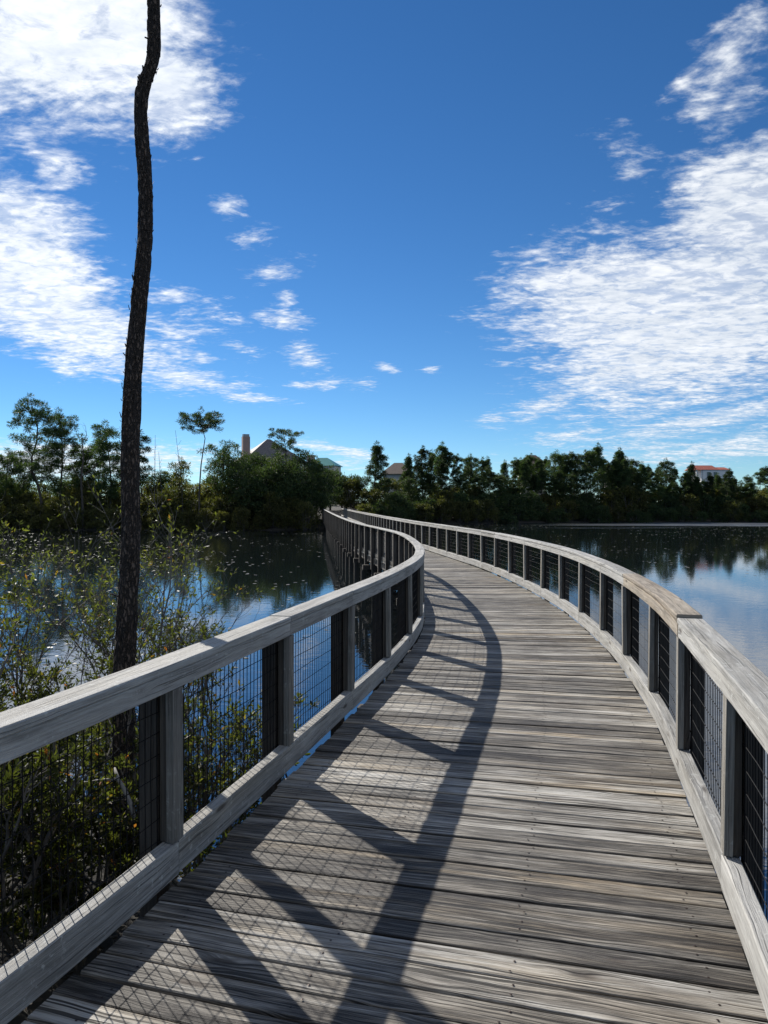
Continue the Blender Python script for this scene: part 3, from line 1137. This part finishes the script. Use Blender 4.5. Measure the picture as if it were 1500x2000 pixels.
hero(434, 92, 864, name='pine_tree', seed=48, cb=.40, prof=bell(1.0, 1.3, .6), n_limb=22, clump=.62, nface=50, size=.26, tr=.16, rise=.55, fill=.8,
     label='open round-crowned tree between the flat-topped pine and the chimney', cat='tree')
hero(556, 100, 840, name='pine_tree', seed=49, cb=.70, prof=bell(1.3, .9, .6), n_limb=18, clump=.46, nface=44, size=.24, tr=.17, rise=.7, fill=.8,
     label='open umbrella-crowned pine in front of the chimneyed house', cat='pine', flat=.6)
LL = 'dark bushy tree in the thicket below the chimneyed house'
for n, (px, D, top, sd_) in enumerate(((450, 95, 886, 51), (500, 97, 890, 52), (542, 93, 894, 53), (592, 98, 886, 54), (618, 99, 910, 55), (645, 112, 925, 56),
                                       (476, 90, 900, 57), (522, 91, 918, 58), (568, 92, 910, 59), (608, 94, 928, 60), (668, 116, 935, 61))):
    hero(px, D, top, name='dense_tree', seed=sd_, cb=.18, prof=bell(1.2, 1.3, .6), n_limb=30, clump=.75, nface=64, size=.27, leaf='dense_leaf', tr=.16, rise=.4,
         label=LL, group='dark thicket trees below the chimneyed house', cat='tree')
for n, (px, D, top, sd_, lab) in enumerate(((-40, 90, 850, 71, 'slender pine cut by the left edge of the picture'), (12, 92, 880, 72, 'low slender pine at the far left, left of the twisted pine'),
                                            (46, 93, 892, 73, 'small pine under the crown of the tall twisted pine'), (158, 94, 872, 74, 'slender pine behind the bare dead tree'),
                                            (190, 95, 862, 75, 'slender pine between the dead tree and the loose crowned pine'), (315, 95, 925, 76, 'short pine among the bushes left of the flat-topped pine'))):
    hero(px, D, top, name='pine_tree', seed=sd_, cb=.40, prof=bell(.6, 1.0, .6), n_limb=18, clump=.6, nface=46, size=.28, tr=.12, rise=.45,
         label=lab, group='slender pines on the left bank', cat='pine')

# dead tree and thin dry stems on the left bank
def branchy(mb, p, d, L, r0, depth, r_, spread=.6):
    pts = [p]
    n = 4
    for i in range(n):
        d = (d + Vector((r_.gauss(0, .16), r_.gauss(0, .16), r_.gauss(.03, .1)))).normalized()
        pts.append(pts[-1] + d * L / n)
    mb.tube(pts, [r0 * (1 - .65 * i / n) for i in range(n + 1)], 5, False)
    if depth:
        for i in range(r_.randint(2, 4)):
            k = r_.randint(1, n)
            nd = (d + Vector((r_.gauss(0, spread), r_.gauss(0, spread), r_.gauss(.1, spread * .7)))).normalized()
            branchy(mb, pts[k], nd, L * r_.uniform(.4, .65), r0 * .5, depth - 1, r_, spread)


r_ = random.Random(3)
D = 88
x = at(163, D)
root = thing('dead_tree', 'bare dead tree with forked grey limbs beside the bushy pine', 'dead tree', (x, D, ground_z(x, D) - .1))
mb = MB()
H_ = zat(850, D) - ground_z(x, D)
mb.tube([Vector((0, 0, 0)), Vector((-.1, 0, H_ * .3)), Vector((-.25, 0, H_ * .55)), Vector((.05, 0, H_ * .8))], [.15, .13, .11, .08], 7)
mb.build('trunk', M['trunk_far'], root, True)
mb = MB()
branchy(mb, Vector((.05, 0, H_ * .8)), Vector((-.25, 0, 1)), 2.6, .07, 2, r_)
branchy(mb, Vector((-.22, 0, H_ * .58)), Vector((.9, .1, .75)), 3.2, .08, 3, r_)
branchy(mb, Vector((-.25, 0, H_ * .55)), Vector((-.7, .2, .6)), 2.0, .05, 2, r_)
mb.build('limbs', M['trunk_far'], root, True)
for px, top, ln, lab in ((358, 840, -.9, 'leaning leafless stem left of the flat-topped pine'), (302, 850, .1, 'upright leafless stem just right of the bare trunk, taller of two'),
                         (317, 882, -.4, 'short leafless stem right of the bare trunk, lower of two')):
    x = at(px, D)
    z0 = ground_z(x, D) - .1
    root = thing('dry_stem', lab, 'dead stem', (x, D, z0), 0, 'thin dry stems on the left bank')
    mb = MB()
    h_ = zat(top, D) - z0
    mb.tube([Vector((0, 0, 0)), Vector((ln * .2, 0, h_ * .5)), Vector((ln, 0, h_))], [.05, .04, .015], 5)
    mb.build('stem', M['trunk_far'], root, True)
    mb = MB()
    for k in range(5):
        b0 = Vector((ln * .6, 0, h_ * (.62 + .06 * k)))
        mb.tube([b0, b0 + Vector((r_.uniform(-.4, .4), r_.uniform(-.3, .3), .5))], [.018, .008], 4, False)
    mb.build('twigs', M['trunk_far'], root)


# ---- bushes along the banks
def make_bush(seed, h_, rad, leaf, n_clump, nface, size, label, group):
    r_ = random.Random(seed)
    root = thing('bush', label, 'bush', (0, 0, 0), 0, group)
    sm, fm = MB(), MB()
    for k in range(n_clump):
        a = r_.uniform(0, 6.28)
        f_ = r_.random() ** .6
        q = r_.random()
        zz = h_ * (.12 + .82 * q)
        rr = rad * f_ * math.sqrt(max(.05, 1 - (q * .92) ** 2.2))
        c = Vector((rr * math.cos(a), rr * math.sin(a), zz))
        if k % 4 == 0:
            sm.tube([Vector((c.x * .15, c.y * .15, 0)), Vector((c.x * .6, c.y * .6, zz * .55)), c], [.035, .025, .012], 4, False)
        tufts(fm, c, .42 * r_.uniform(.6, 1.35), int(nface * r_.uniform(.6, 1.3)), size, r_, .95, .45)
    sm.build('stems', M['twig'], root)
    fm.build('foliage', M[leaf], root)
    return root


BL = ('olive green bush on the left bank at the water edge', 'olive bushes along the left bank')
BR = ('dark green bush at the foot of the pine wood on the right bank', 'bushes along the far right bank')
BO = ('yellowish olive bush in the sunlit shrubs at the far right', 'yellowish bushes at the far right')
LB = [make_bush(81, 3.6, 1.9, 'bush_leaf', 90, 46, .22, *BL), make_bush(82, 4.2, 2.0, 'olive_leaf', 90, 46, .22, *BL), make_bush(83, 3.0, 1.8, 'bush_leaf', 80, 44, .20, *BL),
      make_bush(84, 4.0, 1.7, 'olive_leaf', 80, 46, .24, *BL)]
RB = [make_bush(85, 3.6, 2.2, 'dense_leaf', 90, 46, .24, *BR), make_bush(86, 4.6, 2.3, 'bush_leaf', 95, 46, .26, *BR), make_bush(87, 3.2, 2.4, 'dense_leaf', 90, 44, .24, *BR)]
OB = [make_bush(88, 4.4, 2.4, 'olive_leaf', 95, 46, .26, *BO)]
used = set()


def put_bush(var, x, y, sc):
    if y < 107 and abs(x - float(np.interp(y, cy, cx))) < 1.6 + 1.3 * sc:
        return
    z0 = ground_z(x, y) - .15
    rz = rnd.uniform(0, 6.28)
    if var.name not in used:
        used.add(var.name)
        var.location = (x, y, z0)
        var.rotation_euler = (0, 0, rz)
        var.scale = (sc, sc, sc)
    else:
        dup(var, (x, y, z0), rz, sc)


for row, (dd_, step, s_lo, s_hi) in enumerate(((.6, 1.9, .55, .9), (3.0, 2.2, .9, 1.25), (6.0, 2.6, 1.0, 1.3), (10.0, 3.4, 1.0, 1.35))):
    x = -60.0 if row else -52.0
    while x < -5.5 - .3 * row:
        y = interp(SHORE, x) + dd_ + rnd.uniform(-.6, 1.0)
        put_bush(rnd.choice(LB), x, float(y), rnd.uniform(s_lo, s_hi))
        x += step * rnd.uniform(.7, 1.3)
for row, (dd_, step, s_lo, s_hi) in enumerate(((.6, 2.4, .5, .85), (3.2, 2.6, .8, 1.2), (7.0, 3.2, .8, 1.1), (14.0, 4.5, .9, 1.2))):
    x = -4.5
    while x < 84:
        y = interp(SHORE, x) + dd_ + rnd.uniform(-.8, 1.2)
        olive = x > 58 and rnd.random() < .75 and row > 0
        put_bush(OB[0] if olive else rnd.choice(RB), x, float(y), rnd.uniform(s_lo, s_hi))
        x += step * rnd.uniform(.7, 1.3)

# ------------------------------------------------------------------ the bare pine trunk in front, left of the walk
def smooth_path(tab, n):
    k = [p[0] for p in tab]
    out_ = []
    for i in range(n):
        f_ = k[0] + (k[-1] - k[0]) * i / (n - 1)
        out_.append([float(np.interp(f_, k, [p[j] for p in tab])) for j in range(1, len(tab[0]))])
    a = np.array(out_)
    ker = np.ones(7) / 7
    for j in range(a.shape[1]):
        a[:, j] = np.convolve(np.pad(a[:, j], 3, 'edge'), ker, 'valid')
    return a


TD = 5.3
# (photo row, centre column, width) read off the photograph, set out at the trunk's own distance
TK = [(1740, 232, 52), (1500, 238, 48), (1300, 240, 46), (1180, 247, 42), (1050, 254, 39), (900, 253, 38), (800, 256, 38), (700, 262, 36), (600, 272, 33), (500, 283, 31), (400, 288, 29),
      (330, 285, 28), (270, 280, 28), (215, 278, 27), (185, 280, 27), (160, 290, 27), (140, 300, 27), (110, 306, 27), (60, 305, 26), (0, 305, 25), (-150, 300, 24), (-500, 310, 19), (-900, 300, 13)]
tab = [(-zat(py, TD) * -1, at(px, TD), w / FPX * TD / 2 * .9) for py, px, w in TK]
path = smooth_path(tab, 330)
zz = np.linspace(tab[0][0], tab[-1][0], 330)
pine = thing('bare_pine', 'tall bare crooked pine trunk with dark flaky bark, left of the boardwalk', 'pine', (path[0][0], TD, zz[0]))
mb = MB()
n = 44
r_ = random.Random(8)
plates = {}
for i in range(330):
    for j in range(n):
        a = 2 * math.pi * j / n
        row = int(zz[i] / .075 + 1.7 * math.sin(j * .8))
        colm = int(j / 4.4 + (row % 2) * .5)
        q = plates.setdefault((row, colm), r_.uniform(-.004, .006))
        edge = .006 if (j % 4 == 0) else 0
        rr = path[i][1] + q - edge * r_.uniform(.3, 1) + r_.uniform(-.0015, .0015)
        mb.v.append(Vector((path[i][0] - path[0][0] + rr * math.cos(a), rr * math.sin(a) + .02 * math.sin(i * .02), zz[i] - zz[0])))
for i in range(329):
    for j in range(n):
        k = (j + 1) % n
        mb.face((i * n + j, i * n + k, (i + 1) * n + k, (i + 1) * n + j))
mb.build('trunk', M['bark'], pine)
mb = MB()
for k in range(420):                              # loose bark flakes lifting from the trunk
    i = r_.randint(6, 300)
    a = r_.uniform(0, 6.28)
    rr = path[i][1] + .004
    c = Vector((path[i][0] - path[0][0] + rr * math.cos(a), rr * math.sin(a), zz[i] - zz[0]))
    out_v = Vector((math.cos(a), math.sin(a), 0))
    sd_v = Vector((-math.sin(a), math.cos(a), 0))
    L = r_.uniform(.012, .04)
    w = r_.uniform(.005, .014)
    b_ = len(mb.v)
    lift = r_.uniform(.002, .014)
    mb.v += [c - sd_v * w, c + sd_v * w, c + sd_v * w * .6 + out_v * lift + Vector((0, 0, L)), c - sd_v * w * .6 + out_v * lift + Vector((0, 0, L))]
    mb.face((b_, b_ + 1, b_ + 2, b_ + 3))
mb.build('bark_flakes', M['bark'], pine, kind='stuff')
mb = MB()
cm = MB()
topz = zz[-1] - zz[0]
for k in range(7):                                # broken branch stubs
    i = r_.randint(40, 290)
    a = r_.uniform(0, 6.28)
    c = Vector((path[i][0] - path[0][0], 0, zz[i] - zz[0]))
    d = Vector((math.cos(a), math.sin(a), .35)) * (path[i][1] + r_.uniform(.012, .05))
    mb.tube([c, c + d], [.009, .005], 6)
for k in range(12):
    a = k * 2.4
    b0 = Vector((path[-1][0] - path[0][0], 0, topz - .25 - .12 * k))
    tip = b0 + Vector((math.cos(a), math.sin(a), .5)) * r_.uniform(.6, 1.3)
    mb.tube([b0, tip], [.025, .01], 5, False)
    tufts(cm, tip, .35, 90, .2, r_, .8, .3)
mb.build('limbs', M['bark'], pine)
cm.build('crown', M['needles'], pine)


# ------------------------------------------------------------------ wax myrtle shrubs beside the walk
def leaf(mb, p, d, L, w, r_):
    s_ = d.cross(Vector((r_.gauss(0, 1), r_.gauss(0, 1), r_.gauss(0, 1) + .4))).normalized()
    nrm = s_.cross(d)
    b_ = len(mb.v)
    m_ = p + d * L * .55 - nrm * L * .04
    mb.v += [p, m_ + s_ * w - nrm * (-w * .25), p + d * L + nrm * (L * r_.uniform(-.15, .1)), m_ - s_ * w - nrm * (-w * .25), p + d * L * .5]
    mb.face((b_, b_ + 1, b_ + 2, b_ + 4))
    mb.face((b_, b_ + 4, b_ + 2, b_ + 3))


def shrub(label, x, y, h_, spread, n_stem, seed, dens=1.0, bare=.35, lean=(0, 0), lsize=.052):
    r_ = random.Random(seed)
    z0 = max(ground_z(x, y), WATER - .35) - .05
    root = thing('myrtle_shrub', label, 'shrub', (x, y, z0))
    sm, fm = MB(), MB()

    def twig(p, d, L, r0, depth, lowf):
        pts = [p]
        dirs = [d]
        n_ = 4
        for i in range(n_):
            d = (d + Vector((r_.gauss(0, .17), r_.gauss(0, .17), r_.gauss(.05, .10)))).normalized()
            pts.append(pts[-1] + d * (L / n_))
            dirs.append(d)
        sm.tube(pts, [max(.0016, r0 * (1 - .6 * i / n_)) for i in range(n_ + 1)], 5 if r0 > .008 else 3, False)
        if depth == 0:
            nl = int(r_.uniform(7, 15) * dens)
            for k in range(nl):
                f_ = 1 - r_.random() ** 1.6 * .6
                q = on_path(pts, f_)
                an = k * 2.4 + r_.random()
                u = dirs[-1].orthogonal().normalized()
                v = dirs[-1].cross(u)
                out_v = (dirs[-1] * r_.uniform(.5, 1.2) + (u * math.cos(an) + v * math.sin(an)) * .8).normalized()
                L_ = lsize * r_.uniform(.6, 1.25)
                leaf(fm, q, out_v, L_, L_ * r_.uniform(.12, .19), r_)
            return
        nb = r_.randint(4, 6) if dens < 1 else r_.randint(3, 5)
        for k in range(nb):
            f_ = r_.uniform(.25, 1.0) if depth < 3 else r_.uniform(bare, 1.0)
            q = on_path(pts, f_)
            nd = (dirs[min(int(f_ * n_), n_)] + Vector((r_.gauss(0, .5), r_.gauss(0, .5), r_.gauss(.12, .35)))).normalized()
            twig(q, nd, L * r_.uniform(.34, .58), r0 * .5, depth - 1, lowf)

    for k in range(n_stem):
        a = r_.uniform(0, 6.28)
        b0 = Vector((math.cos(a) * .18 * r_.random(), math.sin(a) * .18 * r_.random(), 0))
        d = Vector((math.cos(a) * spread + lean[0], math.sin(a) * spread + lean[1], 1)).normalized()
        twig(b0, d, h_ * r_.uniform(.5, .82), .017 * r_.uniform(.6, 1.2), 3, 0)
    sm.build('stems', M['twig'], root)
    fm.build('leaves', M['myrtle'], root, kind='stuff')
    return root


shrub('leafy myrtle shrub pressed against the mesh at the lower left corner', -2.5, 4.2, 1.6, .4, 11, 101, 1.25, .06)
shrub('low dense myrtle shrub behind the nearest bay of the left railing', -2.05, 5.05, 1.45, .38, 11, 102, 1.25, .06)
shrub('myrtle shrub close to the foot of the bare pine trunk', -2.75, 6.2, 2.0, .34, 9, 103, .75, .25)
shrub('tall thin myrtle shrub rising right of the bare pine trunk with bare upper twigs', -1.9, 7.2, 2.7, .15, 7, 104, .42, .35)
shrub('sparse twiggy myrtle shrub left of the bare pine trunk, standing in water', -4.0, 8.0, 2.9, .36, 8, 105, .28, .4)
shrub('tall myrtle shrub with yellowing sprigs at the left edge of the picture', -2.95, 4.6, 2.5, .26, 6, 106, .75, .4)
shrub('broad myrtle shrub farther out over the water, left of the bare trunk', -5.3, 9.3, 2.9, .42, 7, 107, .30, .35)
shrub('small myrtle shrub poking through behind the second bay of the left railing', -1.45, 6.1, 1.7, .28, 9, 108, .55, .2)
shrub('thin bushy myrtle behind the bare pine trunk', -2.9, 8.6, 2.7, .35, 7, 109, .30, .3)
shrub('myrtle shrub at the far left edge, half out of the picture', -4.3, 6.2, 2.5, .42, 7, 110, .4, .25)
shrub('low leafy myrtle filling the gap under the left railing', -2.6, 3.1, .95, .5, 8, 111, .9, .1)
shrub('low myrtle mass out over the mud at lower left', -3.5, 4.9, 1.5, .55, 7, 115, .7, .1)

shrub('fine twigged myrtle filling the second mesh panel of the left railing', -1.36, 5.35, 1.6, .26, 8, 116, .5, .2)
shrub('low bushy myrtle on the mud behind the nearest mesh panel', -3.0, 4.2, 1.1, .45, 10, 113, 1.0, .05)
shrub('short myrtle between the railing and the bare trunk', -2.15, 4.6, .95, .45, 10, 114, 1.0, .05)

# dead bleached branch caught in the shrubs
root = thing('dead_branch', 'bleached grey dead branch lying in the shrubs behind the nearest mesh', 'branch', (at(238, 4.6), 4.6, zat(1540, 4.6)))
mb = MB()
mb.tube([Vector((-.07, .05, .10)), Vector((-.03, 0, .05)), Vector((0, 0, 0)), Vector((.05, -.02, -.09)), Vector((.08, -.04, -.17))], [.008, .011, .013, .015, .012], 7)
mb.tube([Vector((-.03, 0, .05)), Vector((-.14, .04, .03)), Vector((-.30, .06, .0)), Vector((-.38, .1, -.05))], [.009, .008, .006, .003], 6)
mb.build('branch', M['snag'], root, True)

# ------------------------------------------------------------------ leaves afloat on the pond and litter on the mud
rr_ = np.random.default_rng(4)
mb = MB()
cnt = 0
while cnt < 2800:
    if rr_.random() < .5:
        y = 14 + 72 * rr_.random() ** .75
        x = at(rr_.uniform(-250, 700), y)
    else:
        y = 30 + 86 * rr_.random() ** .7
        x = at(rr_.uniform(850, 1650), y)
    clump = math.sin(x * .21 + 1.7 * math.sin(y * .11)) + math.sin(y * .33 + .6 * x)
    if clump + rr_.normal() * .9 < .1 or y > interp(SHORE, x) - .5:
        continue
    if abs(x - float(np.interp(y, cy, cx))) < 1.5:
        continue
    r0 = rr_.uniform(.02, .062) * (1 + y / 80)
    a0 = rr_.uniform(0, 6.28)
    tilt = rr_.normal(0, .05, 2)
    b_ = len(mb.v)
    for j in range(6):
        a = a0 + j * 1.0472
        px_, py_ = r0 * math.cos(a), r0 * math.sin(a) * .75
        mb.v.append(Vector((x + px_, y + py_, WATER + .008 + max(-.004, px_ * tilt[0] + py_ * tilt[1]))))
    mb.face(tuple(b_ + j for j in range(6)))
    cnt += 1
mb.build('floating_leaves', M['pad'], kind='stuff')
mb = MB()
for k in range(6000):
    x = -6 + 6.5 * rr_.random()
    y = 1.5 + 7.5 * rr_.random()
    z_ = ground_z(x, y)
    if z_ < WATER - .02:
        continue
    d = Vector((rr_.normal(), rr_.normal(), rr_.normal() * .25)).normalized()
    leaf(mb, Vector((x, y, z_ + .015 + .03 * rr_.random())), d, .06, .014, rnd)
mb.build('leaf_litter', M['litter'], kind='stuff')
